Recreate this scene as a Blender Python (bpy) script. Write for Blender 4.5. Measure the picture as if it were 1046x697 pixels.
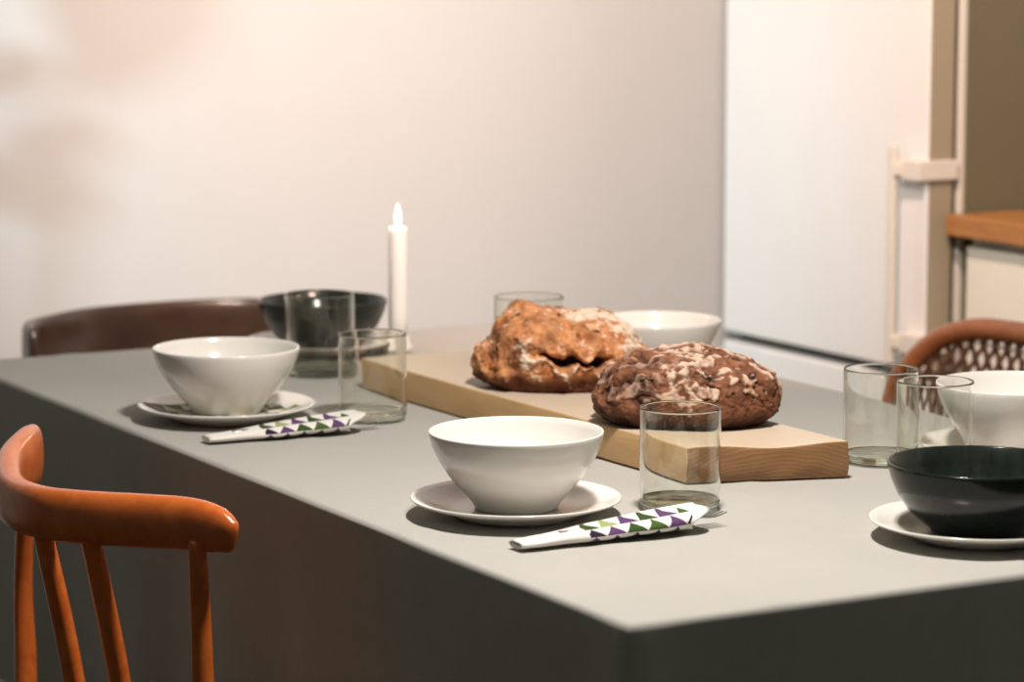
import bpy, bmesh, math, random
from mathutils import Vector, Matrix, noise
random.seed(7)
sc = bpy.context.scene
for o in list(bpy.data.objects):
    bpy.data.objects.remove(o)

# ------------------------------------------------------------------ camera
CAM = Vector((0, 0, 1.35))
F_PX = 3000.0
PITCH = math.radians(7.9415)
YAW = math.radians(29.0574)
cd = bpy.data.cameras.new('camera')
cam = bpy.data.objects.new('camera', cd)
sc.collection.objects.link(cam)
cam.location = CAM
cam.rotation_euler = (math.pi/2 - PITCH, 0, -YAW)
cd.sensor_width = 36.0
cd.lens = 36.0 * F_PX / 1046.0
cd.clip_start = .05
cd.dof.use_dof = True
cd.dof.focus_distance = 3.12
cd.dof.aperture_fstop = 5.0
sc.camera = cam

# ------------------------------------------------------------------ exposure, world, lights
sc.view_settings.view_transform = 'Standard'
sc.view_settings.look = 'None'
sc.view_settings.exposure = 0.0
sc.view_settings.gamma = 1.0
sc.view_settings.use_curve_mapping = False

w = bpy.data.worlds.new('World')
sc.world = w
w.use_nodes = True
w.node_tree.nodes['Background'].inputs[0].default_value = (.93, 1.0, .80, 1)
w.node_tree.nodes['Background'].inputs[1].default_value = .085


def lamp(name, typ, loc, power, color, target=None, radius=.08, angle=90, blend=.6):
    d = bpy.data.lights.new(name, typ)
    d.energy = power
    d.color = color
    d.shadow_soft_size = radius
    o = bpy.data.objects.new(name, d)
    sc.collection.objects.link(o)
    o.location = loc
    if target is not None:
        o.rotation_euler = (Vector(target) - Vector(loc)).to_track_quat('-Z', 'Y').to_euler()
        d.spot_size = math.radians(angle)
        d.spot_blend = blend
    return o


lamp('table_pendant_light', 'POINT', (1.50, 2.32, 1.94), 100, (1.0, .925, .85), radius=.07)
lamp('wall_fill_spot', 'SPOT', (1.90, 2.90, 2.32), 156, (1.0, .72, .60), (3.12, 4.75, .82), .09, 90, .8)  # unseen spot added to brighten the back wall and fridge
lamp('side_spot_light', 'SPOT', (-.40, 4.00, 1.90), 280, (.56, .80, .90), (2.25, 4.75, 1.12), .03, 42, .9)


# ------------------------------------------------------------------ helpers
def lin(r, g, b):
    f = lambda c: (c/255)/12.92 if c/255 <= .04045 else ((c/255 + .055)/1.055)**2.4
    return (f(r), f(g), f(b), 1)


class NT:
    def __init__(s, name):
        s.m = bpy.data.materials.new(name)
        s.m.use_nodes = True
        s.t = s.m.node_tree
        s.b = s.t.nodes['Principled BSDF']

    def n(s, typ, **kw):
        nd = s.t.nodes.new(typ)
        for k, v in kw.items():
            setattr(nd, k, v)
        return nd

    def l(s, a, b):
        s.t.links.new(a, b)

    def math(s, op, a, b=None, c=None):
        nd = s.n('ShaderNodeMath', operation=op)
        for i, v in enumerate((a, b, c)):
            if v is None:
                continue
            if isinstance(v, (int, float)):
                nd.inputs[i].default_value = v
            else:
                s.l(v, nd.inputs[i])
        return nd.outputs[0]

    def mix(s, fac, a, b):
        nd = s.n('ShaderNodeMix', data_type='RGBA')
        if isinstance(fac, (int, float)):
            nd.inputs[0].default_value = fac
        else:
            s.l(fac, nd.inputs[0])
        for i, v in ((6, a), (7, b)):
            if isinstance(v, tuple):
                nd.inputs[i].default_value = v
            else:
                s.l(v, nd.inputs[i])
        return nd.outputs[2]

    def coords(s, scale=(1, 1, 1), rot=(0, 0, 0), kind='Object'):
        tc = s.n('ShaderNodeTexCoord')
        mp = s.n('ShaderNodeMapping')
        mp.inputs['Scale'].default_value = scale
        mp.inputs['Rotation'].default_value = rot
        s.l(tc.outputs[kind], mp.inputs[0])
        return mp.outputs[0]

    def noise(s, vec, scale, detail=4, rough=.6, dist=0):
        nd = s.n('ShaderNodeTexNoise')
        nd.inputs['Scale'].default_value = scale
        nd.inputs['Detail'].default_value = detail
        nd.inputs['Roughness'].default_value = rough
        nd.inputs['Distortion'].default_value = dist
        s.l(vec, nd.inputs['Vector'])
        return nd.outputs[0]

    def ramp(s, fac, stops):
        nd = s.n('ShaderNodeValToRGB')
        e = nd.color_ramp.elements
        while len(e) < len(stops):
            e.new(.5)
        for x, (p, c) in zip(e, stops):
            x.position = p
            x.color = c if len(c) == 4 else (*c, 1)
        s.l(fac, nd.inputs[0])
        return nd.outputs[0]

    def bump(s, h, strength, dist=.001):
        nd = s.n('ShaderNodeBump')
        nd.inputs['Strength'].default_value = strength
        nd.inputs['Distance'].default_value = dist
        s.l(h, nd.inputs['Height'])
        s.l(nd.outputs[0], s.b.inputs['Normal'])

    def set(s, **kw):
        for k, v in kw.items():
            k = k.replace('_', ' ')
            if isinstance(v, (int, float, tuple)):
                s.b.inputs[k].default_value = v
            else:
                s.l(v, s.b.inputs[k])
        return s.m


def simple(name, col, rough=.5, var=.06, scale=30, spec=.5, bump=0, **kw):
    t = NT(name)
    v = t.coords()
    n = t.noise(v, scale)
    dk = tuple(c*(1-var) for c in col[:3]) + (1,)
    lt = tuple(min(1, c*(1+var)) for c in col[:3]) + (1,)
    t.set(Base_Color=t.ramp(n, [(.3, dk), (.7, lt)]), Roughness=rough, Specular_IOR_Level=spec, **kw)
    if bump:
        t.bump(n, bump)
    return t.m


def wood(name, a, b, scale=(6, 40, 40), rough=.35, nscale=3.0, coat=0):
    t = NT(name)
    v = t.coords(scale)
    n = t.noise(v, nscale, 5, .6, .8)
    f = t.noise(v, nscale*6, 3, .5)
    c = t.ramp(n, [(.3, a), (.7, b)])
    c2 = t.mix(t.math('MULTIPLY', f, .25), c, tuple(x*.6 for x in a[:3]) + (1,))
    t.set(Base_Color=c2, Roughness=rough, Coat_Weight=coat, Coat_Roughness=.15)
    t.bump(f, .15, .0005)
    return t.m


def mesh(name, verts, faces, mat, parent=None, smooth=True, mats=None, fm=None):
    off = parent_loc(parent) if parent else Vector((0, 0, 0))
    me = bpy.data.meshes.new(name)
    me.from_pydata([tuple(Vector(v) - off) for v in verts], [], faces)
    if mats:
        for m in mats:
            me.materials.append(m)
        if fm:
            me.polygons.foreach_set('material_index', fm)
    else:
        me.materials.append(mat)
    bm = bmesh.new()
    bm.from_mesh(me)
    bmesh.ops.recalc_face_normals(bm, faces=bm.faces)
    bm.to_mesh(me)
    bm.free()
    if smooth:
        me.polygons.foreach_set('use_smooth', [True]*len(me.polygons))
    o = bpy.data.objects.new(name, me)
    sc.collection.objects.link(o)
    if parent:
        o.parent = parent
    return o


def parent_loc(o):
    p = Vector((0, 0, 0))
    while o:
        p += o.location
        o = o.parent
    return p


def thing(name, label, cat, loc, group=None):
    o = bpy.data.objects.new(name, None)
    o.empty_display_size = .05
    sc.collection.objects.link(o)
    o.location = loc
    return tag(o, label, cat, group)


def tag(o, label, cat, group=None):
    o['label'] = label
    o['category'] = cat
    if group:
        o['group'] = group
    return o


def copy_tree(o, loc, label, scale=1.0):
    c = o.copy()
    sc.collection.objects.link(c)
    c.location = loc
    c.scale = (scale,)*3
    c['label'] = label
    for ch in list(o.children):
        k = ch.copy()
        sc.collection.objects.link(k)
        k.parent = c
        for g in list(ch.children):
            gg = g.copy()
            sc.collection.objects.link(gg)
            gg.parent = k
    return c


def from_bm(name, bm, mat, parent=None, smooth=False):
    bm.verts.index_update()
    vs = [v.co.copy() for v in bm.verts]
    fs = [[v.index for v in f.verts] for f in bm.faces]
    bm.free()
    o = mesh(name, vs, fs, mat, parent, smooth)
    return o


def box_bm(x0, x1, y0, y1, z0, z1, bev=0, seg=2, bm=None):
    b = bmesh.new()
    bmesh.ops.create_cube(b, size=1)
    for v in b.verts:
        v.co = Vector(((x0+x1)/2 + v.co.x*(x1-x0), (y0+y1)/2 + v.co.y*(y1-y0), (z0+z1)/2 + v.co.z*(z1-z0)))
    if bev:
        bmesh.ops.bevel(b, geom=b.edges[:], offset=bev, segments=seg, affect='EDGES', profile=.6)
    if bm is not None:
        tmp = bpy.data.meshes.new('tmp')
        b.to_mesh(tmp)
        b.free()
        bm.from_mesh(tmp)
        bpy.data.meshes.remove(tmp)
        return bm
    return b


def box(name, x0, x1, y0, y1, z0, z1, mat, parent=None, bev=.002, seg=2):
    return from_bm(name, box_bm(x0, x1, y0, y1, z0, z1, bev, seg), mat, parent, False)


def smooth_sharp(o, ang=40):
    me = o.data
    me.polygons.foreach_set('use_smooth', [True]*len(me.polygons))
    bm = bmesh.new()
    bm.from_mesh(me)
    for e in bm.edges:
        if len(e.link_faces) == 2 and e.calc_face_angle(0) > math.radians(ang):
            e.smooth = False
    bm.to_mesh(me)
    bm.free()


def lathe(name, prof, mat, center, parent=None, seg=96, closed=False):
    """prof: list of (r, z). First / last with r==0 close on the axis."""
    cx, cy, cz = center
    vs, fs, rings = [], [], []
    for r, z in prof:
        if r < 1e-6:
            rings.append([len(vs)])
            vs.append((cx, cy, cz+z))
        else:
            ring = []
            for k in range(seg):
                a = 2*math.pi*k/seg
                ring.append(len(vs))
                vs.append((cx+r*math.cos(a), cy+r*math.sin(a), cz+z))
            rings.append(ring)
    pairs = list(zip(rings, rings[1:]))
    if closed:
        pairs.append((rings[-1], rings[0]))
    for a, b in pairs:
        if len(a) == 1 and len(b) == 1:
            continue
        for k in range(seg):
            k2 = (k+1) % seg
            if len(a) == 1:
                fs.append((a[0], b[k], b[k2]))
            elif len(b) == 1:
                fs.append((a[k], b[0], a[k2]))
            else:
                fs.append((a[k], b[k], b[k2], a[k2]))
    return mesh(name, vs, fs, mat, parent)


def cr(pts, n):
    """Catmull-Rom through tuples of any length."""
    out = []
    P = [pts[0]] + list(pts) + [pts[-1]]
    for i in range(1, len(P)-2):
        for k in range(n):
            t = k/n
            out.append(tuple(.5*((2*b) + (-a+c)*t + (2*a-5*b+4*c-d)*t*t + (-a+3*b-3*c+d)*t**3)
                             for a, b, c, d in zip(P[i-1], P[i], P[i+1], P[i+2])))
    out.append(tuple(pts[-1]))
    return out


def sweep(name, pts, mat, parent=None, n=8, seg=20, up=(0, 0, 1), power=2.0, closed=False, round_end=True):
    """pts: (x,y,z, half side width, half up height)."""
    P = cr(pts, n) if len(pts) > 2 else pts
    up = Vector(up)
    C = [Vector(p[:3]) for p in P]
    T = []
    for i in range(len(C)):
        T.append((C[min(i+1, len(C)-1)] - C[max(i-1, 0)]).normalized())
    vs, fs, rings = [], [], []

    def ring(c, t, a, b):
        s = t.cross(up)
        if s.length < 1e-4:
            s = t.cross(Vector((1, 0, 0)))
        s.normalize()
        u = s.cross(t).normalized()
        r = []
        for k in range(seg):
            th = 2*math.pi*k/seg
            co, si = math.cos(th), math.sin(th)
            co = math.copysign(abs(co)**(2/power), co)
            si = math.copysign(abs(si)**(2/power), si)
            r.append(len(vs))
            vs.append(c + s*a*co + u*b*si)
        rings.append(r)
    if round_end:
        m = min(P[0][3], P[0][4])
        for k in (.0, .35, .7):
            q = math.sqrt(1-(1-k)**2) if k else .15
            ring(C[0] - T[0]*m*(1-k)*.8, T[0], P[0][3]*q, P[0][4]*(1-(1-q)*.6 if P[0][4] > 1.6*P[0][3] else q))
    for p, c, t in zip(P, C, T):
        ring(c, t, p[3], p[4])
    if round_end:
        m = min(P[-1][3], P[-1][4])
        for k in (.7, .35, .0):
            q = math.sqrt(1-(1-k)**2) if k else .15
            ring(C[-1] + T[-1]*m*(1-k)*.8, T[-1], P[-1][3]*q, P[-1][4]*(1-(1-q)*.6 if P[-1][4] > 1.6*P[-1][3] else q))
    for a, b in zip(rings, rings[1:]):
        for k in range(seg):
            fs.append((a[k], a[(k+1) % seg], b[(k+1) % seg], b[k]))
    fs.append(tuple(rings[0]))
    fs.append(tuple(rings[-1]))
    return mesh(name, vs, fs, mat, parent)


def sstep(a, b, x):
    t = max(0, min(1, (x-a)/(b-a)))
    return t*t*(3-2*t)


# ------------------------------------------------------------------ materials
M = {}
M['wall'] = simple('wall_paint', (.75, .725, .70, 1), .85, .015, 4, .2)
M['floor'] = wood('floor_boards', lin(48, 42, 34), lin(62, 54, 44), (3, 30, 3), .5)
M['white_enamel'] = simple('white_fridge_enamel', (.76, .735, .705, 1), .32, .01, 8)
M['door_edge_shade'] = simple('shaded_door_edge', (.33, .275, .19, 1), .4, .01, 8)  # white door's near side, its shade put into the colour
M['fridge_side'] = simple('grey_fridge_side', lin(104, 98, 76), .45, .03, 10)
M['gasket'] = simple('dark_gasket', lin(58, 52, 44), .7)
M['plastic'] = simple('white_handle_plastic', (.68, .63, .55, 1), .35, .01, 8)
M['cabinet'] = simple('cream_cabinet_front', (.78, .75, .66, 1), .4, .02, 6)
M['steel'] = simple('brushed_steel', (.55, .53, .5, 1), .3, .05, 60, Metallic=1.0)
M['counter'] = wood('oak_worktop', lin(154, 100, 50), lin(182, 126, 70), (30, 3, 30), .4)
M['table_wood'] = wood('table_wood', lin(120, 84, 52), lin(150, 110, 72))
M['porcelain'] = simple('white_porcelain', (.76, .725, .68, 1), .16, .008, 6)
M['orange_wood'] = wood('orange_stained_wood', lin(196, 92, 34), lin(222, 118, 52), (14, 14, 14), .3, 2.5, .3)
M['dark_wood'] = wood('dark_brown_wood', lin(56, 36, 26), lin(80, 54, 38), (4, 14, 14), .3, 2.5, .3)
M['red_wood'] = wood('reddish_bentwood', lin(122, 70, 38), lin(150, 92, 52), (12, 12, 12), .35, 2.5, .2)
M['cane'] = simple('dark_woven_cane', lin(76, 48, 31), .5, .2, 120)
M['cushion'] = simple('dark_seat_fabric', lin(60, 58, 52), .9, .1, 200)
M['wick'] = simple('charred_wick', (.02, .018, .015, 1), .9)
M['leaf'] = simple('green_leaf', (.08, .16, .05, 1), .5, .2, 20)
M['terracotta'] = simple('terracotta', lin(170, 96, 66), .8, .1, 20)
M['soil'] = simple('dark_soil', lin(50, 38, 30), .95, .3, 120)
M['stem'] = simple('plant_stem', lin(96, 92, 50), .7, .1, 40)

# linen tablecloth
t = NT('sage_linen')
v = t.coords()
n1 = t.noise(v, 6, 3)
wx = t.noise(t.coords((900, 60, 60)), 1, 2)
wy = t.noise(t.coords((60, 900, 60)), 1, 2)
weave = t.math('MULTIPLY', t.math('ADD', wx, wy), .5)
c = t.ramp(t.math('ADD', t.math('MULTIPLY', weave, .6), t.math('MULTIPLY', n1, .4)),
           [(.3, (.385, .372, .345, 1)), (.7, (.45, .435, .405, 1))])
t.set(Base_Color=c, Roughness=.9, Specular_IOR_Level=.1)
t.bump(weave, .25, .0006)
M['linen'] = t.m

# dark glazed stoneware
t = NT('dark_green_glaze')
v = t.coords((1, 1, .35))
n = t.noise(v, 45, 5, .65, .6)
t.set(Base_Color=t.ramp(n, [(.3, (.007, .010, .008, 1)), (.6, (.016, .021, .017, 1)), (.8, (.036, .040, .030, 1))]),
      Roughness=.16, Specular_IOR_Level=.32)
t.bump(n, .06, .001)
M['dark_glaze'] = t.m

# candle wax
t = NT('white_candle_wax')
t.set(Base_Color=(.86, .83, .79, 1), Roughness=.4, Subsurface_Weight=.5, Subsurface_Radius=(.012, .009, .006), Subsurface_Scale=1.0)
M['wax'] = t.m
t = NT('candle_flame')
t.set(Base_Color=(0, 0, 0, 1), Emission_Color=(1, .92, .82, 1), Emission_Strength=6.0)
M['flame'] = t.m

# glass: thin clear wall and thick base
t = NT('clear_glass_wall')
t.set(Base_Color=(.955, .965, .93, 1), Roughness=0.0, IOR=1.45, Transmission_Weight=1.0)
M['glass'] = t.m
t = NT('greenish_glass_base')
t.set(Base_Color=(.80, .88, .74, 1), Roughness=.0, IOR=1.45, Transmission_Weight=1.0)
M['glass_base'] = t.m

# cutting board
def board_mat(name, a, b, dark, end):
    t = NT(name)
    if end:
        v = t.coords((1, .2, 1.6), (0, 0, 0))
        wv = t.n('ShaderNodeTexWave', wave_type='RINGS', rings_direction='Y')
        wv.inputs['Scale'].default_value = 22
        wv.inputs['Distortion'].default_value = 3.5
        wv.inputs['Detail'].default_value = 3
        wv.inputs['Detail Scale'].default_value = 1.2
        mp = t.n('ShaderNodeMapping')
        mp.inputs['Location'].default_value = (-1.80, 0, -1.10)
        t.l(v, mp.inputs[0])
        t.l(mp.outputs[0], wv.inputs['Vector'])
        n = wv.outputs['Fac']
        f = t.noise(t.coords(), 40, 4)
    else:
        v = t.coords((30, 2.2, 30))
        n = t.noise(v, 2.2, 5, .6, 1.2)
        f = t.noise(v, 14, 3)
    c = t.ramp(n, [(.25, a), (.55, b), (.8, a)])
    c = t.mix(t.math('MULTIPLY', f, .22), c, dark)
    if not end:      # upper face mixed paler in patches, bright overhead light put into its colour
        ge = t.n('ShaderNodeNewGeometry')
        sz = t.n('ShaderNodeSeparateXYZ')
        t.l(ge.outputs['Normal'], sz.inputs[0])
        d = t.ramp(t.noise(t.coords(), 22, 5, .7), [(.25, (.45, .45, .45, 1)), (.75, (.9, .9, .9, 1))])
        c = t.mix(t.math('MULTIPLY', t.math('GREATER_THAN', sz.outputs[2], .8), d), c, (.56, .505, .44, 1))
    t.set(Base_Color=c, Roughness=.55)
    t.bump(f, .1, .0005)
    return t.m


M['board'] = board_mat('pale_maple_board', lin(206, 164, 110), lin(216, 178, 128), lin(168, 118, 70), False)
M['board_end'] = board_mat('maple_end_grain', lin(136, 98, 62), lin(160, 120, 80), lin(94, 66, 42), True)


# ------------------------------------------------------------------ room
def struct(o):
    o['kind'] = 'structure'
    return o


TZ = .75
struct(box('floor', -1.5, 4.2, -.6, 5.0, -.05, 0, M['floor'], bev=0))
struct(box('wall_back', -1.5, 4.2, 4.75, 4.87, 0, 2.7, M['wall'], bev=0))
struct(box('wall_right', 3.52, 3.64, 1.0, 4.75, 0, 2.7, M['wall'], bev=0))
struct(box('baseboard_back', -1.5, 3.52, 4.735, 4.75, 0, .08, M['white_enamel'], bev=.003))

# ------------------------------------------------------------------ fridge (faces -X)
fr_ = thing('fridge', 'tall white two-door fridge freezer with a long vertical handle beside the wooden worktop', 'fridge', (3.18, 4.06, 0))
FX, FY0, FY1 = 2.85, 3.765, 4.355
box('body', 2.925, 3.50, FY0, FY1, .02, 1.86, M['fridge_side'], fr_, .004)
box('front_frame', 2.912, 2.925, FY0+.002, FY1-.002, .03, 1.855, M['plastic'], fr_, .002)
for z0, z1 in ((.645, 1.855), (.06, .628)):
    d = from_bm('door', box_bm(FX, 2.902, FY0, FY1, z0, z1, .006, 3), M['white_enamel'], fr_)
    d.data.materials.append(M['door_edge_shade'])
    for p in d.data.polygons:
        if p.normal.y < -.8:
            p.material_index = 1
    box('gasket', 2.902, 2.912, FY0+.008, FY1-.008, z0+.01, z1-.01, M['gasket'], d, 0)
    if z0 > .5:
        h0, h1 = .955, .680
        hd = box('handle', 2.815, 2.829, 3.812, 3.828, .655, 1.012, M['plastic'], d, .005, 3)
        for z in (.972, .692):
            bb = box_bm(2.826, 2.906, 3.757, 3.7655, z-.016, z+.016, .003)
            box_bm(2.826, 2.852, 3.7650, 3.812, z-.016, z+.016, .003, bm=bb)
            box_bm(2.817, 2.830, 3.800, 3.820, z-.010, z+.010, .003, bm=bb)
            from_bm('handle_bracket', bb, M['plastic'], d)
box('gap_shadow', 2.880, 2.925, FY0+.01, FY1-.01, .626, .647, M['gasket'], fr_, 0)  # dark strip put in for the shade between the two doors
fr_.children[-1].name = 'door_gap_shade'
for y in (FY0+.05, FY1-.05):
    for x in (2.97, 3.45):
        lathe('foot', [(0, 0), (.02, 0), (.02, .022), (0, .022)], M['gasket'], (x, y, 0), fr_, 16)

# ------------------------------------------------------------------ kitchen cabinet and worktop
cb = thing('base_cabinet', 'cream base cabinet with a drawer under the wooden worktop', 'cabinet', (3.2, 3.1, 0))
box('body', 2.925, 3.50, 2.46, 3.742, .10, .868, M['cabinet'], cb, .002)
box('plinth', 2.96, 3.48, 2.48, 3.73, 0, .10, M['gasket'], cb, .002)
y1 = 3.735
for k in range(2):
    y0 = y1 - .63
    dr = box('drawer', 2.905, 2.925, y0, y1-.004, .70, .852, M['cabinet'], cb, .002)
    hb = box_bm(2.878, 2.886, y0+.16, y1-.195, .802, .832, .003)
    for yy in (y0+.17, y1-.215):
        box_bm(2.884, 2.906, yy, yy+.01, .812, .822, .001, bm=hb)
    from_bm('drawer_handle', hb, M['steel'], dr)
    dd = box('cabinet_door', 2.905, 2.925, y0, y1-.004, .105, .694, M['cabinet'], cb, .002)
    hb = box_bm(2.878, 2.886, y0+.2, y1-.24, .63, .645, .003)
    for yy in (y0+.21, y1-.26):
        box_bm(2.884, 2.906, yy, yy+.01, .632, .642, .001, bm=hb)
    from_bm('door_handle', hb, M['steel'], dd)
    y1 = y0
o = box('worktop', 2.88, 3.515, 2.44, 3.755, .868, .902, M['counter'], None, .003)
tag(o, 'orange-brown wooden worktop beside the fridge, on the cream cabinet', 'worktop')

# ------------------------------------------------------------------ table and cloth
X0, X1, Y0, Y1 = 1.308, 2.238, 2.143, 3.955
tb = thing('dining_table', 'long rectangular dining table hidden under the sage grey cloth', 'table', (1.773, 3.05, 0))
box('tabletop', X0+.012, X1-.012, Y0+.012, Y1-.012, .715, .744, M['table_wood'], tb, .003)
for x in (X0+.10, X1-.10):
    for y in (Y0+.16, Y1-.16):
        sweep('leg', [(x, y, 0, .022, .022), (x, y, .716, .034, .034)], M['table_wood'], tb, round_end=False, up=(0, 1, 0), power=5)
ap = box_bm(X0+.09, X1-.09, Y0+.14, Y0+.16, .64, .716)
box_bm(X0+.09, X1-.09, Y1-.16, Y1-.14, .64, .716, bm=ap)
box_bm(X0+.08, X0+.10, Y0+.15, Y1-.15, .64, .716, bm=ap)
box_bm(X1-.10, X1-.08, Y0+.15, Y1-.15, .64, .716, bm=ap)
from_bm('apron', ap, M['table_wood'], tb)


def build_cloth():
    NX, NY = 62, 120
    vs, fs = [], []
    idx = {}
    for j in range(NY+1):
        for i in range(NX+1):
            x = X0 + .004 + (X1-X0-.008)*i/NX
            y = Y0 + .004 + (Y1-Y0-.008)*j/NY
            z = TZ
            # ironed fold lines and soft waviness
            for cxx in (X0+.16, X0+.46, X0+.77):
                z += .0016*math.exp(-((x-cxx)/.010)**2)
            for cyy in (Y0+.45, Y0+.9, Y0+1.36):
                z += .0010*math.exp(-((y-cyy)/.008)**2)
            z += .0006*noise.noise(Vector((x*5, y*5, 1)))
            idx[i, j] = len(vs)
            vs.append((x, y, z-.0008))
    for j in range(NY):
        for i in range(NX):
            fs.append((idx[i, j], idx[i+1, j], idx[i+1, j+1], idx[i, j+1]))
    per = [(i, 0) for i in range(NX)] + [(NX, j) for j in range(NY)] + [(i, NY) for i in range(NX, 0, -1)] + [(0, j) for j in range(NY, 0, -1)]
    nrm = []
    for (i, j) in per:
        nx = -1 if i == 0 else (1 if i == NX else 0)
        ny = -1 if j == 0 else (1 if j == NY else 0)
        nrm.append(Vector((nx, ny, 0)).normalized() if nx and ny else Vector((nx, ny, 0)))
    N = len(per)
    prev = [idx[p] for p in per]
    levels = [(.0012, .003), (.004, .0058)] + [(.008 + .42*k/16, .0065) for k in range(17)]
    for dz0, base in levels:
        cur = []
        for q, (p, nn) in enumerate(zip(per, nrm)):
            x, y, _ = vs[idx[p]]
            i, j = p
            # the hem hangs low, but lies bunched on the seat of the orange chair
            onseat = sstep(3.36, 3.24, y)*sstep(2.52, 2.62, y)*(1 if x < X0+.02 else 0)
            dz = dz0*(1 - onseat*.30) if dz0 > .007 else dz0
            s = (x*1.0 + y*1.3)
            amp = dz*.025
            wv = amp*(math.sin(s*17 + 1.1*math.sin(s*5)) + .6*noise.noise(Vector((x*9, y*9, 3))))
            # corner fold
            dcx = min(abs(x-X0), abs(x-X1))
            dcy = min(abs(y-Y0), abs(y-Y1))
            dc = max(dcx, dcy) if (dcx < .01 or dcy < .01) else 9
            off = base + wv
            co = math.exp(-(dc/.035)**2)*dz*.10 - math.exp(-((dc-.09)/.05)**2)*dz*.03
            off = max(.003, off + co)
            cur.append(len(vs))
            vs.append((x + nn.x*off, y + nn.y*off, TZ - dz))
        for q in range(N):
            fs.append((prev[q], cur[q], cur[(q+1) % N], prev[(q+1) % N]))
        prev = cur
    o = mesh('tablecloth', vs, fs, M['linen'])
    tag(o, 'sage grey linen tablecloth draped over the dining table', 'tablecloth')
    return o


build_cloth()

# ------------------------------------------------------------------ crockery
CL = TZ + .0014          # resting height on the cloth
BOWL = [(0, .006), (.036, .006), (.038, 0), (.0425, 0), (.0440, .0030), (.0470, .0080), (.0530, .0150), (.0605, .0235), (.0690, .0335), (.0765, .0440),
        (.0830, .0555), (.0875, .0660), (.0900, .0755), (.0908, .0798), (.0905, .0813), (.0893, .0817), (.0880, .0806), (.0862, .0745), (.0830, .0645), (.0780, .0545),
        (.0710, .0440), (.0620, .0340), (.0520, .0255), (.0400, .0195), (.0250, .016), (0, .0150)]
PLATE = [(0, .003), (.058, .003), (.060, 0), (.066, 0), (.069, .003), (.085, .0085), (.1, .0135), (.1085, .0165), (.1100, .0178), (.1095, .0190),
         (.108, .0192), (.099, .0165), (.085, .0120), (.072, .0078), (.062, .0062), (0, .0060)]
PREST = .0063            # top of the plate's well


def plate(x, y, label):
    o = lathe('plate', PLATE, M['porcelain'], (0, 0, 0))
    o.location = (x, y, CL)
    return tag(o, label, 'plate', 'white plates')


def bowl(x, y, z, label, s=1.0):
    o = lathe('bowl', BOWL, M['porcelain'], (0, 0, 0))
    o.location = (x, y, z)
    o.scale = (s, s, s)
    return tag(o, label, 'bowl', 'white bowls')


DBOWL = [(0, .004), (.040, .004), (.042, 0), (.047, 0), (.050, .003), (.060, .0100), (.0715, .0215), (.0815, .036), (.0885, .052), (.0922, .0655), (.0925, .0685),
         (.0912, .0700), (.0895, .0690), (.0860, .053), (.0785, .038), (.0680, .025), (.0540, .0150), (.036, .0105), (0, .0095)]


def dark_bowl(x, y, z, label):
    o = lathe('bowl', DBOWL, M['dark_glaze'], (0, 0, 0))
    o.location = (x, y, z)
    return tag(o, label, 'bowl', 'dark glazed bowls')


P_FRONT = (1.458, 2.615)
P_LEFT = (1.440, 3.321)
P_RIGHT = (1.806, 2.290)
P_RR = (2.116, 2.622)
P_FAR = (1.795, 3.790)
plate(*P_FRONT, 'white plate under the white bowl beside the bread board')
plate(*P_LEFT, 'white plate holding a green patterned napkin and a white bowl')
plate(*P_RIGHT, 'white plate under the dark bowl at the near edge of the table')
plate(*P_RR, 'white plate mostly hidden behind two glasses, under a white bowl')
plate(*P_FAR, 'white plate under the dark bowl by the candle')
bowl(*P_FRONT, CL+PREST, 'white footed bowl standing on a plate in front of the bread board')
bowl(*P_LEFT, CL+PREST+.0012, 'white bowl on a green patterned napkin in front of the candle')
bowl(2.083, 3.348, CL, 'white bowl on the cloth behind the loaves, close to the fridge', .97)
bowl(*P_RR, CL+PREST, 'white bowl on a plate between the two close-set tumblers and the cane-backed chair')
dark_bowl(*P_RIGHT, CL+PREST, 'dark green glazed bowl at the near table edge, on a white plate')
dark_bowl(*P_FAR, CL+PREST, 'dark green glazed bowl next to the lit candle, behind a glass')


# patterned napkin shader (triangles in UV space)
def napkin_mat(name, nu, nv, v0, v1, u0, u1, cols):
    t = NT(name)
    uv = t.n('ShaderNodeUVMap')
    sp = t.n('ShaderNodeSeparateXYZ')
    t.l(uv.outputs[0], sp.inputs[0])
    u = t.math('MULTIPLY', sp.outputs[0], nu)
    vv = t.math('MULTIPLY', sp.outputs[1], nv)
    fu = t.math('FRACT', u)
    fv = t.math('FRACT', vv)
    iu = t.math('FLOOR', u)
    iv = t.math('FLOOR', vv)
    # an isosceles triangle standing in every cell
    half = t.math('ABSOLUTE', t.math('SUBTRACT', fu, .5))
    tri = t.math('LESS_THAN', half, t.math('MULTIPLY', fv, .5))
    cb_ = t.n('ShaderNodeCombineXYZ')
    t.l(iu, cb_.inputs[0])
    t.l(iv, cb_.inputs[1])
    wn = t.n('ShaderNodeTexWhiteNoise', noise_dimensions='2D')
    t.l(cb_.outputs[0], wn.inputs['Vector'])
    col = t.ramp(wn.outputs['Value'], cols)
    for nd in t.t.nodes:
        if nd.type == 'VALTORGB':
            nd.color_ramp.interpolation = 'CONSTANT'
    inb = t.math('MULTIPLY', t.math('MULTIPLY', t.math('GREATER_THAN', sp.outputs[1], v0), t.math('LESS_THAN', sp.outputs[1], v1)),
                 t.math('MULTIPLY', t.math('GREATER_THAN', sp.outputs[0], u0), t.math('LESS_THAN', sp.outputs[0], u1)))
    m = t.math('MULTIPLY', tri, inb)
    t.set(Base_Color=t.mix(m, (.72, .69, .65, 1), col), Roughness=.9, Specular_IOR_Level=.1)
    t.bump(t.noise(t.coords(), 260, 2), .15, .0005)
    return t.m


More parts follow.
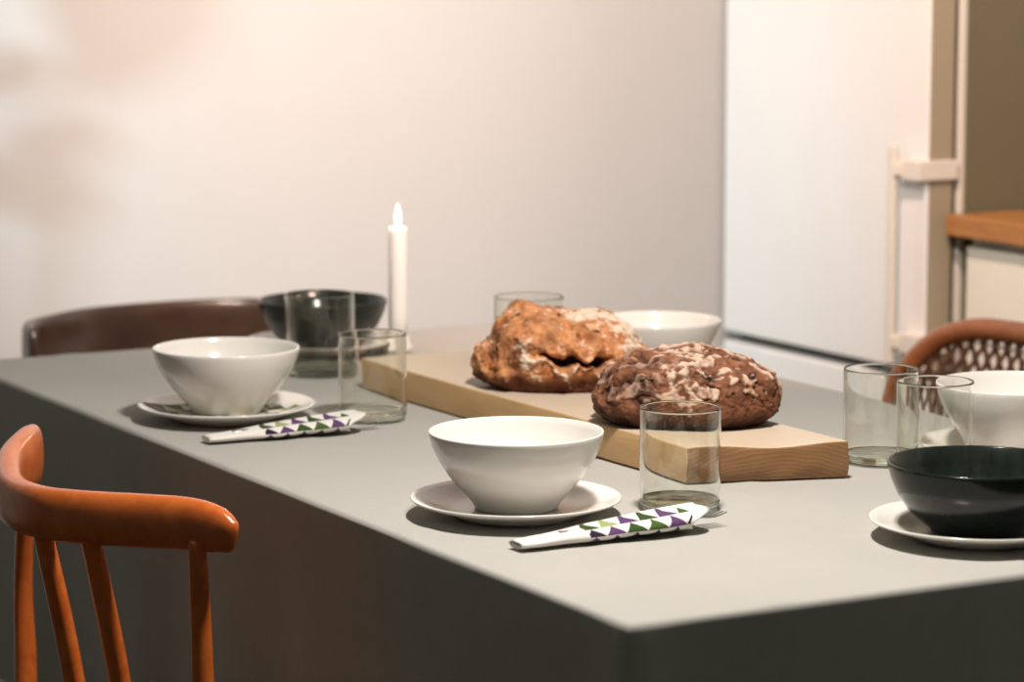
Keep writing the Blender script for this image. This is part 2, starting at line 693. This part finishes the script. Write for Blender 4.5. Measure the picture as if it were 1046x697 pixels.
GP = [(0, lin(70, 92, 48)), (.25, lin(92, 66, 104)), (.45, lin(58, 78, 44)), (.65, lin(150, 160, 110)), (.78, lin(48, 38, 58))]
GG = [(0, lin(104, 112, 66)), (.35, lin(128, 132, 88)), (.6, lin(82, 88, 52)), (.8, lin(150, 154, 114))]
M['napkin_roll'] = napkin_mat('patterned_paper_napkin', 9, 6, .167, .667, .36, .93, GP)
M['napkin_flat'] = napkin_mat('green_patterned_napkin', 5, 5, .0, 1.0, 0, 1, GG)


def plate_z(r):
    top = [(0, .0061), (.062, .0063), (.072, .0080), (.085, .0123), (.099, .0168), (.108, .0196), (.13, .0196)]
    for (a, za), (b, zb) in zip(top, top[1:]):
        if r <= b:
            return za + (zb-za)*(r-a)/(b-a)
    return .0196


def flat_napkin():
    n, S = 40, .148
    cx, cy = P_LEFT
    rot = math.radians(-29+45)
    vs, fs, uvs = [], [], []
    for layer in (.0006, .0011):
        for j in range(n+1):
            for i in range(n+1):
                a, b = (i/n-.5)*S, (j/n-.5)*S
                x, y = a*math.cos(rot)-b*math.sin(rot), a*math.sin(rot)+b*math.cos(rot)
                vs.append((x, y, plate_z(math.hypot(x, y)) + layer - .0002))
                uvs.append((i/n, j/n))
    K = (n+1)**2
    for j in range(n):
        for i in range(n):
            a = j*(n+1)+i
            fs.append((a, a+n+1, a+n+2, a+1))
            fs.append((K+a, K+a+1, K+a+n+2, K+a+n+1))
    ring = [i for i in range(n+1)] + [j*(n+1)+n for j in range(1, n+1)] + [n*(n+1)+i for i in range(n-1, -1, -1)] + [j*(n+1) for j in range(n-1, 0, -1)]
    for a, b in zip(ring, ring[1:]+ring[:1]):
        fs.append((a, b, K+b, K+a))
    o = mesh('napkin', vs, fs, M['napkin_flat'])
    ul = o.data.uv_layers.new(name='UVMap')
    for lp in o.data.loops:
        ul.data[lp.index].uv = uvs[lp.vertex_index]
    o.location = (cx, cy, CL)
    tag(o, 'green patterned paper napkin lying flat on the plate under the white bowl', 'napkin')


flat_napkin()


def napkin_roll(a, b, label, fork_label, fork_side):
    """A paper napkin rolled to a flat cone around a fork; narrow end at a, open end at b."""
    A, B = Vector((*a, 0)), Vector((*b, 0))
    d = (B-A).normalized()
    s = Vector((-d.y, d.x, 0))
    L = (B-A).length
    n, seg = 44, 40
    vs, fs, uvs = [], [], []
    for sh in (0, 1):
        for i in range(n+1):
            f = i/n
            wdt = .0125 + .0205*f**.9 + .0012*math.sin(f*19)          # half width
            hgt = .0038 + .0072*f              # half height
            for k in range(seg):
                th = 2*math.pi*k/seg
                rr = 1 - (.20 if sh else 0)
                co, si = math.cos(th), math.sin(th)
                wv = 1 + .05*math.sin(3*th + 7*f) + .05*noise.noise(Vector((f*5, co*1.3, si*1.3 + a[0])))
                end = 0
                if f > .9:                       # slanted mouth with a pointed flap
                    end = (f-.9)/.1*(.016*math.cos(th-.9) + .006*math.cos(3*th))
                zz = hgt*(1 + rr*.97*math.copysign(abs(si)**.8, si)*wv)
                if si > 0:
                    zz += .0012*math.exp(-((th-math.pi*.38)/.12)**2)*(1+f)
                pos = A + d*(L*f + end) + s*(wdt*rr*co*wv) + Vector((0, 0, CL + max(zz, .0002)))
                vs.append(pos)
                uvs.append((f, k/seg))
    K = (n+1)*seg
    for sh in (0, 1):
        for i in range(n):
            for k in range(seg):
                k2 = (k+1) % seg
                q = (sh*K+i*seg+k, sh*K+i*seg+k2, sh*K+(i+1)*seg+k2, sh*K+(i+1)*seg+k)
                fs.append(q if sh == 0 else q[::-1])
    for i in (0, n):
        for k in range(seg):
            k2 = (k+1) % seg
            fs.append((i*seg+k, i*seg+k2, K+i*seg+k2, K+i*seg+k))
    fs.append(tuple(K + k for k in range(seg)))      # tucked-in small end
    root = mesh('napkin', vs, fs, M['napkin_roll'])
    ul = root.data.uv_layers.new(name='UVMap')
    for lp in root.data.loops:
        u, vv = uvs[lp.vertex_index]
        ul.data[lp.index].uv = (u, vv)
    tag(root, label, 'napkin', 'rolled cutlery napkins')
    # fork lying in the roll, tines out at the mouth
    fk = thing('fork', fork_label, 'fork', (B.x, B.y, CL+.010))
    z = CL + .0105

    def P(u, v_, zz=0):
        q = B + d*u + s*v_
        return (q.x, q.y, z+zz)
    sweep('handle', [(*P(-.155, 0), .006, .0014), (*P(-.06, 0), .0035, .0016), (*P(-.022, 0, .001), .004, .0015), (*P(-.005, 0, .001), .0105, .0013), (*P(.006, 0, .0005), .0115, .0012)],
          M['steel'], fk, 6, 12)
    for q in (-1.5, -.5, .5, 1.5):
        sweep('tine', [(*P(.005, q*.0062, .0005), .0019, .0011), (*P(.024, q*.0062, -.001), .0017, .001), (*P(.040, q*.0058, .002), .0009, .0007)],
              M['steel'], fk, 5, 8)
    return root


napkin_roll((1.372, 2.462), (1.578, 2.470), 'triangle-patterned napkin rolled around a fork, by the tumbler at the board corner',
            'steel fork sticking out of the rolled napkin by the tumbler at the board corner', 1)
napkin_roll((1.346, 3.168), (1.536, 3.166), 'triangle-patterned napkin rolled around a fork, next to the plate with the flat napkin',
            'steel fork sticking out of the rolled napkin next to the plate with the flat napkin', 1)


# ------------------------------------------------------------------ glasses
def glass(x, y, label, r=.0425, h=.107):
    g = thing('drinking_glass', label, 'glass', (x, y, CL), 'clear glass tumblers')
    w_ = .0018
    b = .010
    # outer wall up, rounded lip, inner wall down: one closed thin shell
    prof = [(r*.985, b+.0002), (r*.986, b+.0008), (r*.996, .015), (r*.9995, .021), (r, .024), (r, .027), (r, h-.004), (r, h-.0025), (r, h-.0012), (r-.0004, h-.0003), (r-w_/2, h), (r-w_+.0004, h-.0003), (r-w_, h-.0012), (r-w_, h-.0025), (r-w_, h-.004), (r-w_, .027), (r-w_, .024), (r*.9995-w_, .021), (r*.996-w_, .015), (r*.986-w_, b+.0008), (r*.985-w_, b+.0002)]
    lathe('glass_wall', prof, M['glass'], (x, y, CL), g, 96, closed=True)
    basep = [(0, .001), (r*.55, .0008), (r*.80, 0), (r*.93, .0015), (r*.985, .006), (r*.985, b), (r*.96, b), (r*.8, b*.86), (r*.5, b*.70), (0, b*.62)]
    lathe('glass_base', basep, M['glass_base'], (x, y, CL), g, 96)
    return g


glass(1.625, 2.562, 'clear glass tumbler in front of the cutting board corner')
glass(1.596, 3.228, 'clear glass tumbler between the bowl on the green napkin and the cutting board')
glass(1.700, 3.600, 'wide clear glass tumbler in front of the dark bowl by the candle', .0475, .110)
glass(1.935, 3.435, 'wide clear glass tumbler behind the paler loaf', .0475, .110)
glass(1.970, 2.682, 'clear glass tumbler with green base by the end of the cutting board')
glass(1.968, 2.578, 'clear glass tumbler just behind the dark bowl, in front of a white bowl')

# ------------------------------------------------------------------ candle
CX, CY = 1.893, 3.745
ca = thing('candle', 'lit slim white candle standing behind the cutting board', 'candle', (CX, CY, CL+.004))
R = .0128
lathe('wax', [(0, 0), (R*1.04, 0), (R*1.04, .05), (R, .172), (R*.9, .1745), (R*.5, .1725), (0, .1715)], M['wax'], (CX, CY, CL+.004), ca, 40)
zt = CL+.004+.1715
sweep('wick', [(CX, CY, zt-.002, .0011, .0011), (CX+.0004, CY, zt+.007, .0010, .0010), (CX+.0014, CY, zt+.011, .0007, .0007)], M['wick'], ca, 4, 8, up=(0, 1, 0))
lathe('flame', [(0, .004), (.0022, .007), (.0040, .012), (.0044, .016), (.0037, .022), (.0021, .029), (.0008, .034), (0, .037)], M['flame'], (CX+.0006, CY, zt), ca, 24)
cl_ = lamp('candle_light', 'POINT', (CX, CY, zt+.055), .5, (1, .72, .42), radius=.012)
ho = lathe('candle_holder', [(0, 0), (.0195, 0), (.0205, .002), (.0200, .006), (.0172, .011), (.0158, .022), (.0150, .0225), (.0141, .022), (.0141, .0045), (0, .004)], M['porcelain'], (0, 0, 0), seg=48)
ho.location = (CX, CY, CL)
tag(ho, 'small white holder at the foot of the lit candle', 'candle holder')

# ------------------------------------------------------------------ cutting board
BTOP = .0395


def board():
    # plan corners: near-left, near-right, far-right, far-left
    c = [Vector((1.704, 2.672, 0)), Vector((1.880, 2.618, 0)), Vector((1.893, 3.452, 0)), Vector((1.693, 3.460, 0))]
    nu, nv, nz = 26, 70, 8
    vs, fs, key = [], [], {}

    def vid(i, j, k):
        if (i, j, k) in key:
            return key[i, j, k]
        u, v_ = i/nu, j/nv
        p = (c[0]*(1-u)+c[1]*u)*(1-v_) + (c[3]*(1-u)+c[2]*u)*v_
        z = BTOP*k/nz
        if k == nz:   # hand-cut waviness along the near end
            z += .0022*math.sin(u*7.5+.6)*math.exp(-v_*14) - .0012*math.exp(-v_*40)
        # rough near end, softly bulging
        if j == 0:
            p += Vector((0, -1, 0))*(.003*math.sin(k/nz*math.pi) + .0022*noise.noise(Vector((u*6, k*.3, 2))))
        if i == 0:
            p += Vector((-1, 0, 0))*(.0015*math.sin(k/nz*math.pi) + .0012*noise.noise(Vector((v_*9, k*.2, 5))))
        key[i, j, k] = len(vs)
        vs.append((p.x, p.y, CL + z))
        return key[i, j, k]
    for i in range(nu):
        for j in range(nv):
            fs.append((vid(i, j, nz), vid(i+1, j, nz), vid(i+1, j+1, nz), vid(i, j+1, nz)))
            fs.append((vid(i, j, 0), vid(i, j+1, 0), vid(i+1, j+1, 0), vid(i+1, j, 0)))
    for k in range(nz):
        for i in range(nu):
            for j in (0, nv):
                fs.append((vid(i, j, k), vid(i+1, j, k), vid(i+1, j, k+1), vid(i, j, k+1)))
        for j in range(nv):
            for i in (0, nu):
                fs.append((vid(i, j, k), vid(i, j+1, k), vid(i, j+1, k+1), vid(i, j, k+1)))
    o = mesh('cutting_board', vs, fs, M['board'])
    o.data.materials.append(M['board_end'])
    for p in o.data.polygons:
        if abs(p.normal.y) > .7:
            p.material_index = 1
    b = o.modifiers.new('b', 'BEVEL')
    b.width = .0018
    b.segments = 2
    b.limit_method = 'ANGLE'
    b.angle_limit = math.radians(50)
    smooth_sharp(o, 50)
    tag(o, 'long thick pale wooden cutting board carrying two loaves', 'cutting board')


board()


# ------------------------------------------------------------------ bread
def bread_mat(name, crust, roast, deep, flour):
    t = NT(name)
    at = t.n('ShaderNodeAttribute', attribute_name='mask')
    sp = t.n('ShaderNodeSeparateColor')
    t.l(at.outputs['Color'], sp.inputs[0])
    v = t.coords()
    n1 = t.noise(v, 55, 6, .7)
    n2 = t.noise(v, 260, 5, .7)
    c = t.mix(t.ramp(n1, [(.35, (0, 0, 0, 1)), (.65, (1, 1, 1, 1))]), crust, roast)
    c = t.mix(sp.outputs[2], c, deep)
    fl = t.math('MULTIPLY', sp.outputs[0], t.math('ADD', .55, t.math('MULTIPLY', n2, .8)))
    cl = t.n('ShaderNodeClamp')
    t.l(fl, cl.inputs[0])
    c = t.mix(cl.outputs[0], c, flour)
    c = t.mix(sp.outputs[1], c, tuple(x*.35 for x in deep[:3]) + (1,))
    t.set(Base_Color=c, Roughness=.72, Specular_IOR_Level=.3)
    t.bump(t.math('ADD', n2, t.math('MULTIPLY', n1, .6)), .5, .0012)
    return t.m


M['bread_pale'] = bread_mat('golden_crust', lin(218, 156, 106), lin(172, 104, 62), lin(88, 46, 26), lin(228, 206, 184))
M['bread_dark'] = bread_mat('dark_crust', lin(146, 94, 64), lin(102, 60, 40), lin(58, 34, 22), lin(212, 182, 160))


def loaf(name, label, center, ang, a, b, h, mat, kind):
    bm = bmesh.new()
    bmesh.ops.create_icosphere(bm, subdivisions=7, radius=1)
    vs0 = [v.co.copy() for v in bm.verts]
    fs = [[v.index for v in f.verts] for f in bm.faces]
    bm.free()
    vs, mask = [], []
    ca_, sa = math.cos(ang), math.sin(ang)
    for p in vs0:
        x, y, z = p
        # squarer than an ellipsoid, flat underneath
        k = 2.5
        nrm = (abs(x)**k + abs(y)**k + abs(z)**k)**(1/k)
        q = p/nrm
        u, v_, wz = q.x, q.y, q.z
        side = math.sqrt(max(0, 1-abs(p.z)**1.5))
        U, V = u*a, v_*b
        Z = h*(.34 + .66*wz) if wz >= 0 else h*.34*(1 - min(1, abs(wz)/.52))
        under = sstep(-.25, -.60, wz)
        flour = crack = deep = 0.0
        N = Vector((p.x, p.y, p.z))
        big = noise.noise(Vector((U*16, V*16, Z*16 + (3 if kind else 9))))
        med = noise.noise(Vector((U*42, V*42, Z*42 + (1 if kind else 5))))
        disp = .007*big + .0035*med
        warp = Vector((noise.noise(Vector((U*30, V*30, Z*30))), noise.noise(Vector((U*30+9, V*30, Z*30))), noise.noise(Vector((U*30, V*30+9, Z*30)))))
        ns = noise.noise(Vector((U*110, V*110, Z*110))) + .6*noise.noise(Vector((U*260, V*260, Z*260)))
        rg = lambda k, o: 1 - min(1, 3.2*abs(noise.noise(Vector((U*k+o, V*k, Z*k)) + warp*.6)))
        ridge = rg(26, 2)*.6 + rg(58, 7)*.4
        sharp = max(0, 1 - 9*abs(noise.noise(Vector((U*48+11, V*62, Z*62)) + warp*1.1)))*sstep(-.25, .2, p.z)
        sharp *= sstep(-.05, .25, noise.noise(Vector((U*30, V*30+21, Z*30))))
        disp -= .0030*sharp
        crack += .65*sharp
        if kind == 0:
            # golden, torn loaf: knob near one end of the top, two deep pockets across the front
            Z *= 1 - .10*sstep(.03, .11, U) - .16*sstep(-.066, -.105, U)
            knob = math.exp(-(((U+.050)/.016)**2 + ((V-.008)/.026)**2))*sstep(.2, .7, p.z)
            disp += .013*knob*(1 + .5*med)
            disp += .0055*(ridge-.4)*sstep(-.3, .3, p.z)
            front = sstep(.15, -.3, p.y)
            # folds running down the outer end
            fold = math.sin(U*105 + V*30 + Z*25 + warp.x*2.6)
            lf = sstep(-.035, -.062, U)*sstep(-.2, .4, 1-abs(p.z))
            disp += .0038*lf*fold
            deep += .45*lf*sstep(.2, -.8, fold)
            # one long ragged gash, pinched and overhung by the upper crust
            zc = .043 - .14*U + .004*math.sin(U*48-1.2) + .012*noise.noise(Vector((U*60, 3.3, 0)))
            th = .0016 + .0125*max(0, noise.noise(Vector((U*52+2.2, 8.1, 0)))+.12) + .002*warp.z
            span = sstep(-.036, -.018, U)*sstep(.066, .045, U)*front
            gz = (Z - zc + .003*warp.y)/max(.0025, th)
            gash = math.exp(-gz**4)*span
            disp -= .017*gash
            crack += 1.1*sstep(.25, .8, gash)
            lip = math.exp(-(gz-2.0)**2)*span
            low = math.exp(-((gz+2.2)/.9)**2)*sstep(-.05, -.035, U)*sstep(.085, .06, U)*front
            disp += .006*lip + .0045*low*(1+ns)
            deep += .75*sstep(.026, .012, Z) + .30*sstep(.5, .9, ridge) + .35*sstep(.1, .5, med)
            patch = math.exp(-(((U-.028)/.034)**2 + ((V+.018)/.034)**2))*sstep(.3, .7, p.z)
            streak = math.exp(-(((U+.046 + .25*(Z-.04))/.011)**2 + ((Z-.038)/.024)**2))*sstep(0, -.4, p.y)
            rr = sstep(.04, .09, U)*sstep(.0, .5, p.z)
            flour = sstep(.32, .85, 1.05*patch + 1.0*streak + .75*low + .62*rr + .16*sstep(-.2, .5, p.z) + .75*ns - .25*ridge)
            crack += .85*sstep(.50, .66, noise.noise(Vector((U*85+3, V*85, Z*60))))*sstep(.35, .65, p.z)
            disp += .0026*ns
        else:
            # darker loaf: ropey ridges on one end, flour-dusted broken crust over the rest
            Z *= 1 + .05*math.exp(-((U+.01)/.05)**2) - .12*sstep(.05, .11, U) - .06*sstep(-.05, -.1, U)
            lf = sstep(-.02, -.055, U)
            rope = math.sin(U*95 + V*80 + Z*70 + warp.x*3.4)
            disp += .0034*lf*rope
            deep += .60*lf*sstep(.0, -.9, rope)
            up = sstep(-.05, .45, p.z - .25*min(0, p.y+.3))
            f1 = noise.noise(Vector((U*40, V*62+4, Z*58)) + warp*.9) + .55*noise.noise(Vector((U*95+5, V*130, Z*120)) + warp*.6) + .30*ns
            plate_ = sstep(-.06, .22, f1)
            edge = math.exp(-((f1+.04)/.06)**2)
            gate = sstep(-.20, .30, noise.noise(Vector((U*34, V*34+8, Z*34)))+.10)
            disp += .0010*plate_*up - .0034*edge*gate*up + .0024*(ridge-.4)
            crack += 1.1*edge*gate*sstep(-.15, .30, p.z)
            flour = sstep(.30, 1.05, .70*plate_*up + .16*up + .62*ns + .45*noise.noise(Vector((U*20, V*20, Z*20+5))))*(1-.55*lf)
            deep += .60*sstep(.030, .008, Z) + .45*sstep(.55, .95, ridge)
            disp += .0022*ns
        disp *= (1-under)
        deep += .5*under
        n2 = Vector((p.x/a, p.y/b, p.z/h)).normalized()
        U += n2.x*disp
        V += n2.y*disp
        Z = max(0, Z + n2.z*disp)
        if wz < 0:  # tuck in below
            tuck = 1 - .10*sstep(-.15, -.55, wz)
            U *= tuck
            V *= tuck
        vs.append((U*ca_ - V*sa, U*sa + V*ca_, Z))
        cl1 = lambda s: max(0.0, min(1.0, s))
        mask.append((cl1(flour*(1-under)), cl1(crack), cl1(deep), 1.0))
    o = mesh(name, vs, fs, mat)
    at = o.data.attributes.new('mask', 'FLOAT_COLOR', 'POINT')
    at.data.foreach_set('color', [c for m in mask for c in m])
    o.location = center
    tag(o, label, 'bread', 'crusty loaves')


BZ = CL + BTOP + .0012
loaf('bread_loaf', 'golden crusty loaf with a torn side, farther along the cutting board', (1.808, 3.124, BZ), math.radians(-29), .107, .080, .094, M['bread_pale'], 0)
loaf('bread_loaf', 'darker flour-dusted loaf at the near end of the cutting board', (1.798, 2.822, BZ), math.radians(-30), .108, .078, .080, M['bread_dark'], 1)

# ------------------------------------------------------------------ orange chair at the near long side
ch = thing('dining_chair', 'orange wooden chair with a curved top rail, tucked in at the table', 'chair', (1.25, 2.89, 0))
OW = M['orange_wood']
sweep('top_rail', [(1.126, 3.154, .757, .013, .036), (1.104, 3.118, .760, .015, .035), (1.062, 3.050, .756, .016, .032), (1.034, 2.965, .748, .016, .029),
                   (1.034, 2.885, .748, .015, .028), (1.062, 2.828, .749, .015, .028), (1.108, 2.768, .751, .015, .028), (1.140, 2.728, .752, .015, .027), (1.158, 2.700, .749, .013, .024), (1.166, 2.684, .744, .008, .018)],
      OW, ch, 8, 24, power=2.6)
for y, yb, x in ((2.884, 2.898, 1.036), (2.822, 2.840, 1.066)):
    sweep('back_spindle', [(x, y, .738, .010, .014), (x+.030, y+.5*(yb-y), .60, .011, .016), (x+.058, yb, .44, .010, .014)], OW, ch, 6, 16, up=(0, 1, 0))
# legs
sweep('leg', [(1.114, 3.138, .740, .0095, .0095), (1.124, 3.190, .6, .0110, .0110), (1.124, 3.196, .43, .0135, .0135), (1.095, 3.215, 0, .010, .010)], OW, ch, 6, 16, up=(0, 1, 0))
sweep('leg', [(1.142, 2.714, .735, .0095, .0095), (1.150, 2.724, .6, .0115, .0115), (1.152, 2.727, .43, .0135, .0135), (1.135, 2.690, 0, .011, .011)], OW, ch, 6, 16, up=(0, 1, 0))
for y in (2.708, 3.188):
    sweep('leg', [(1.535, y, .425, .018, .018), (1.555, y, 0, .011, .011)], OW, ch, 6, 16, up=(0, 1, 0))
fb = box_bm(1.095, 1.56, 2.695, 2.722, .375, .43, .005)
box_bm(1.095, 1.56, 3.175, 3.202, .375, .43, .005, bm=fb)
box_bm(1.52, 1.547, 2.70, 3.190, .375, .43, .005, bm=fb)
box_bm(1.085, 1.112, 2.70, 3.190, .375, .43, .005, bm=fb)
from_bm('seat_frame', fb, OW, ch)
st = box('seat', 1.118, 1.545, 2.712, 3.187, .412, .444, M['cushion'], ch, .012, 4)

# ------------------------------------------------------------------ dark chair at the far end of the table
ch = thing('dining_chair', 'dark brown wooden chair with a broad curved backrest at the far end of the table', 'chair', (1.80, 4.25, 0))
DW = M['dark_wood']
sweep('backrest', [(1.520, 4.240, .712, .008, .038), (1.534, 4.300, .706, .011, .046), (1.595, 4.360, .702, .012, .051), (1.68, 4.405, .700, .012, .054), (1.80, 4.420, .700, .012, .054),
                   (1.92, 4.405, .700, .012, .054), (2.005, 4.360, .702, .012, .051), (2.054, 4.290, .706, .011, .046), (2.065, 4.235, .712, .008, .036)], DW, ch, 10, 24, power=4)
for x in (1.65, 1.95):
    s_ = 1 if x > 1.8 else -1
    sweep('leg', [(x, 4.412, .67, .011, .014), (x, 4.405, .45, .016, .018), (x+s_*.02, 4.455, 0, .011, .012)], DW, ch, 6, 14, up=(0, 1, 0))
for x in (1.60, 2.00):
    sweep('leg', [(x, 4.035, .43, .017, .017), (x, 4.02, 0, .011, .011)], DW, ch, 6, 14, up=(0, 1, 0))
box('seat', 1.565, 2.035, 4.005, 4.432, .425, .455, DW, ch, .010, 4)

# ------------------------------------------------------------------ cane chair at the fridge side
ch = thing('dining_chair', 'reddish bentwood chair with a woven cane back, on the fridge side of the table', 'chair', (2.46, 3.29, 0))
RW = M['red_wood']
CYC, CW = 3.290, .262
XB0, XB1 = 2.612, 2.665      # back leans away with height


def arch(th, w_=CW, z0=.46, zt_=.775):
    """superelliptic arch: th 0..pi"""
    c_, s_ = math.cos(th), math.sin(th)
    y = w_*math.copysign(abs(c_)**.55, c_)
    z = z0 + (zt_-z0)*abs(s_)**.55
    return y, z


def backpt(y, z):
    f = (z-.45)/.38
    return Vector((XB0 + (XB1-XB0)*f + .045*(1-(y/CW)**2) - .02, CYC + y, z))


pts = []
for k in range(25):
    y, z = arch(math.pi*k/24)
    p = backpt(y, z)
    pts.append((*p, .0165, .0165))
# bring the arch ends down to the seat
e0, e1 = backpt(CW*.93, .44), backpt(-CW*.93, .44)
sweep('back_frame', [(*e0, .0165, .0165)] + pts + [(*e1, .0165, .0165)], RW, ch, 4, 16, up=(1, 0, 0), round_end=False)


def cane_panel():
    vs, fs = [], []

    def inside(y, z):
        # inside the arch (inner edge of the frame)
        if z < .465:
            return False
        return (abs(y)/(CW-.006))**(2/.55) + ((z-.46)/(.767-.46))**(2/.55) < 1

    def ribbon(fn, wd, th, lift):
        n = 140
        run = []
        runs = []
        for k in range(n+1):
            y, z = fn(-.42 + .84*k/n)
            if inside(y, z):
                run.append((y, z))
            else:
                if len(run) > 2:
                    runs.append(run)
                run = []
        if len(run) > 2:
            runs.append(run)
        for r in runs:
            st_ = len(vs)
            dy, dz = r[-1][0]-r[0][0], r[-1][1]-r[0][1]
            L = math.hypot(dy, dz)
            ny, nz = -dz/L*wd, dy/L*wd
            for q, (y, z) in enumerate(r):
                lf = lift + .0009*math.sin(q*1.6)
                for sy, lx in ((-1, -th), (1, -th), (1, th), (-1, th)):
                    p = backpt(y+sy*ny, z+sy*nz)
                    p.x += lx + lf
                    vs.append(p)
            for q in range(len(r)-1):
                a_ = st_+q*4
                for e in range(4):
                    fs.append((a_+e, a_+(e+1) % 4, a_+4+(e+1) % 4, a_+4+e))
            fs.append((st_, st_+1, st_+2, st_+3))
            b_ = st_+(len(r)-1)*4
            fs.append((b_, b_+1, b_+2, b_+3))
    pitch = .0245
    for k in range(-40, 41):
        c60, s60 = math.cos(math.radians(60)), math.sin(math.radians(60))
        ribbon(lambda s, k=k: (s*c60 + k*pitch, .62 + s*s60), .0043, .0006, .0010)
        ribbon(lambda s, k=k: (-s*c60 + k*pitch, .62 + s*s60), .0043, .0006, -.0010)
    o = mesh('cane_panel', vs, fs, M['cane'], ch, smooth=False)
    o['label'] = 'dark brown woven cane with open holes'


cane_panel()
p0, p1 = backpt(.245, .467), backpt(-.245, .467)
sweep('lower_rail', [(*p0, .010, .012), (*backpt(0, .467), .010, .012), (*p1, .010, .012)], RW, ch, 8, 12)
lv = []
o = from_bm('seat', box_bm(2.275, 2.66, CYC-.235, CYC+.235, .42, .45, .012, 4), RW, ch)
for x, y in ((2.325, -.19), (2.325, .19)):
    sweep('leg', [(x, CYC+y, .425, .017, .017), (x-.02, CYC+y*1.1, 0, .012, .012)], RW, ch, 6, 14, up=(0, 1, 0))
for sgn in (-1, 1):
    sweep('leg', [(2.605, CYC+sgn*.225, .435, .0165, .0165), (2.65, CYC+sgn*.24, 0, .012, .012)], RW, ch, 6, 14, up=(0, 1, 0))


# ------------------------------------------------------------------ leafy plant beside the table, just outside the frame; its shadow falls on the wall
PX, PY = .74, 4.42
pl = thing('potted_plant', 'leafy green plant in a terracotta pot on the floor by the back wall', 'plant', (PX, PY, 0))
lathe('pot', [(0, 0), (.11, 0), (.15, .26), (.16, .26), (.16, .30), (.145, .30), (.135, .25), (0, .25)], M['terracotta'], (PX, PY, 0), pl, 40)
lathe('soil', [(0, .245), (.134, .245), (.138, .268), (.05, .275), (0, .278)], M['soil'], (PX, PY, 0), pl, 32)
rng = random.Random(5)


def leaf(a, b, W, sag=.12):
    a, b = Vector(a), Vector(b)
    d = (b-a).normalized()
    L = (b-a).length
    s_ = d.cross(Vector((.9, .31, -.31))).normalized()
    u = s_.cross(d).normalized()
    vs, fs = [], []
    n = 10
    for i in range(n+1):
        f = i/n
        wd = W*math.sin(math.pi*min(1, f**.75))**.8 if 0 < f < 1 else .0005
        c_ = a + d*L*f + u*L*sag*math.sin(math.pi*f)
        for e in (.0004, -.0004):
            for q in (-1, 0, 1):
                vs.append(c_ + s_*wd*q + u*(.15*wd*abs(q) + e))
    for i in range(n):
        a_ = i*6
        for q in (0, 1):
            fs.append((a_+q, a_+q+1, a_+6+q+1, a_+6+q))
            fs.append((a_+3+q+1, a_+3+q, a_+9+q, a_+9+q+1))
        fs.append((a_, a_+6, a_+9, a_+3))
        fs.append((a_+2, a_+5, a_+11, a_+8))
    fs.append((0, 1, 2, 5, 4, 3))
    b_ = n*6
    fs.append((b_, b_+1, b_+2, b_+5, b_+4, b_+3))
    mesh('leaf', vs, fs, M['leaf'], pl)


LEAVES = [((.905, 1.61), (.874, 1.415), .030), ((.800, 1.480), (.745, 1.425), .014), ((.775, 1.380), (.744, 1.315), .016),
          ((.845, 1.420), (.814, 1.350), .012), ((.838, 1.355), (.804, 1.295), .011), ((.800, 1.415), (.772, 1.365), .008),
          ((.94, 1.78), (1.02, 1.82), .026), ((.86, 1.80), (.76, 1.86), .026), ((.70, 1.42), (.58, 1.40), .03), ((.68, 1.55), (.56, 1.60), .03)]
for (ax, az), (bx, bz), W in LEAVES:
    leaf((ax, PY, az), (bx, PY+.01, bz), W)
for sx, sy, top, lx in ((.0, .0, 1.80, .165), (-.03, .02, 1.42, .06), (.02, -.02, 1.56, -.06), (-.02, -.03, 1.18, -.16)):
    sp_ = [(PX+sx*(1-f) + lx*f*f, PY+sy*(1-f), .262+(top-.262)*f, .006*(1-.6*f), .006*(1-.6*f)) for f in (0, .25, .5, .75, 1)]
    sweep('stem', sp_, M['stem'], pl, 5, 10, up=(0, 1, 0))
    for q in range(5):
        z = .50 + .12*q
        if z > top - .1:
            break
        f = (z-.262)/(top-.262)
        b_ = Vector((PX+sx*(1-f) + lx*f*f, PY+sy*(1-f), z))
        a_ = q*2.4 + sx*40 + lx*9
        leaf(b_, b_ + Vector((math.cos(a_)*.15, .5*math.sin(a_)*.15, .06)), rng.uniform(.026, .036), .2)
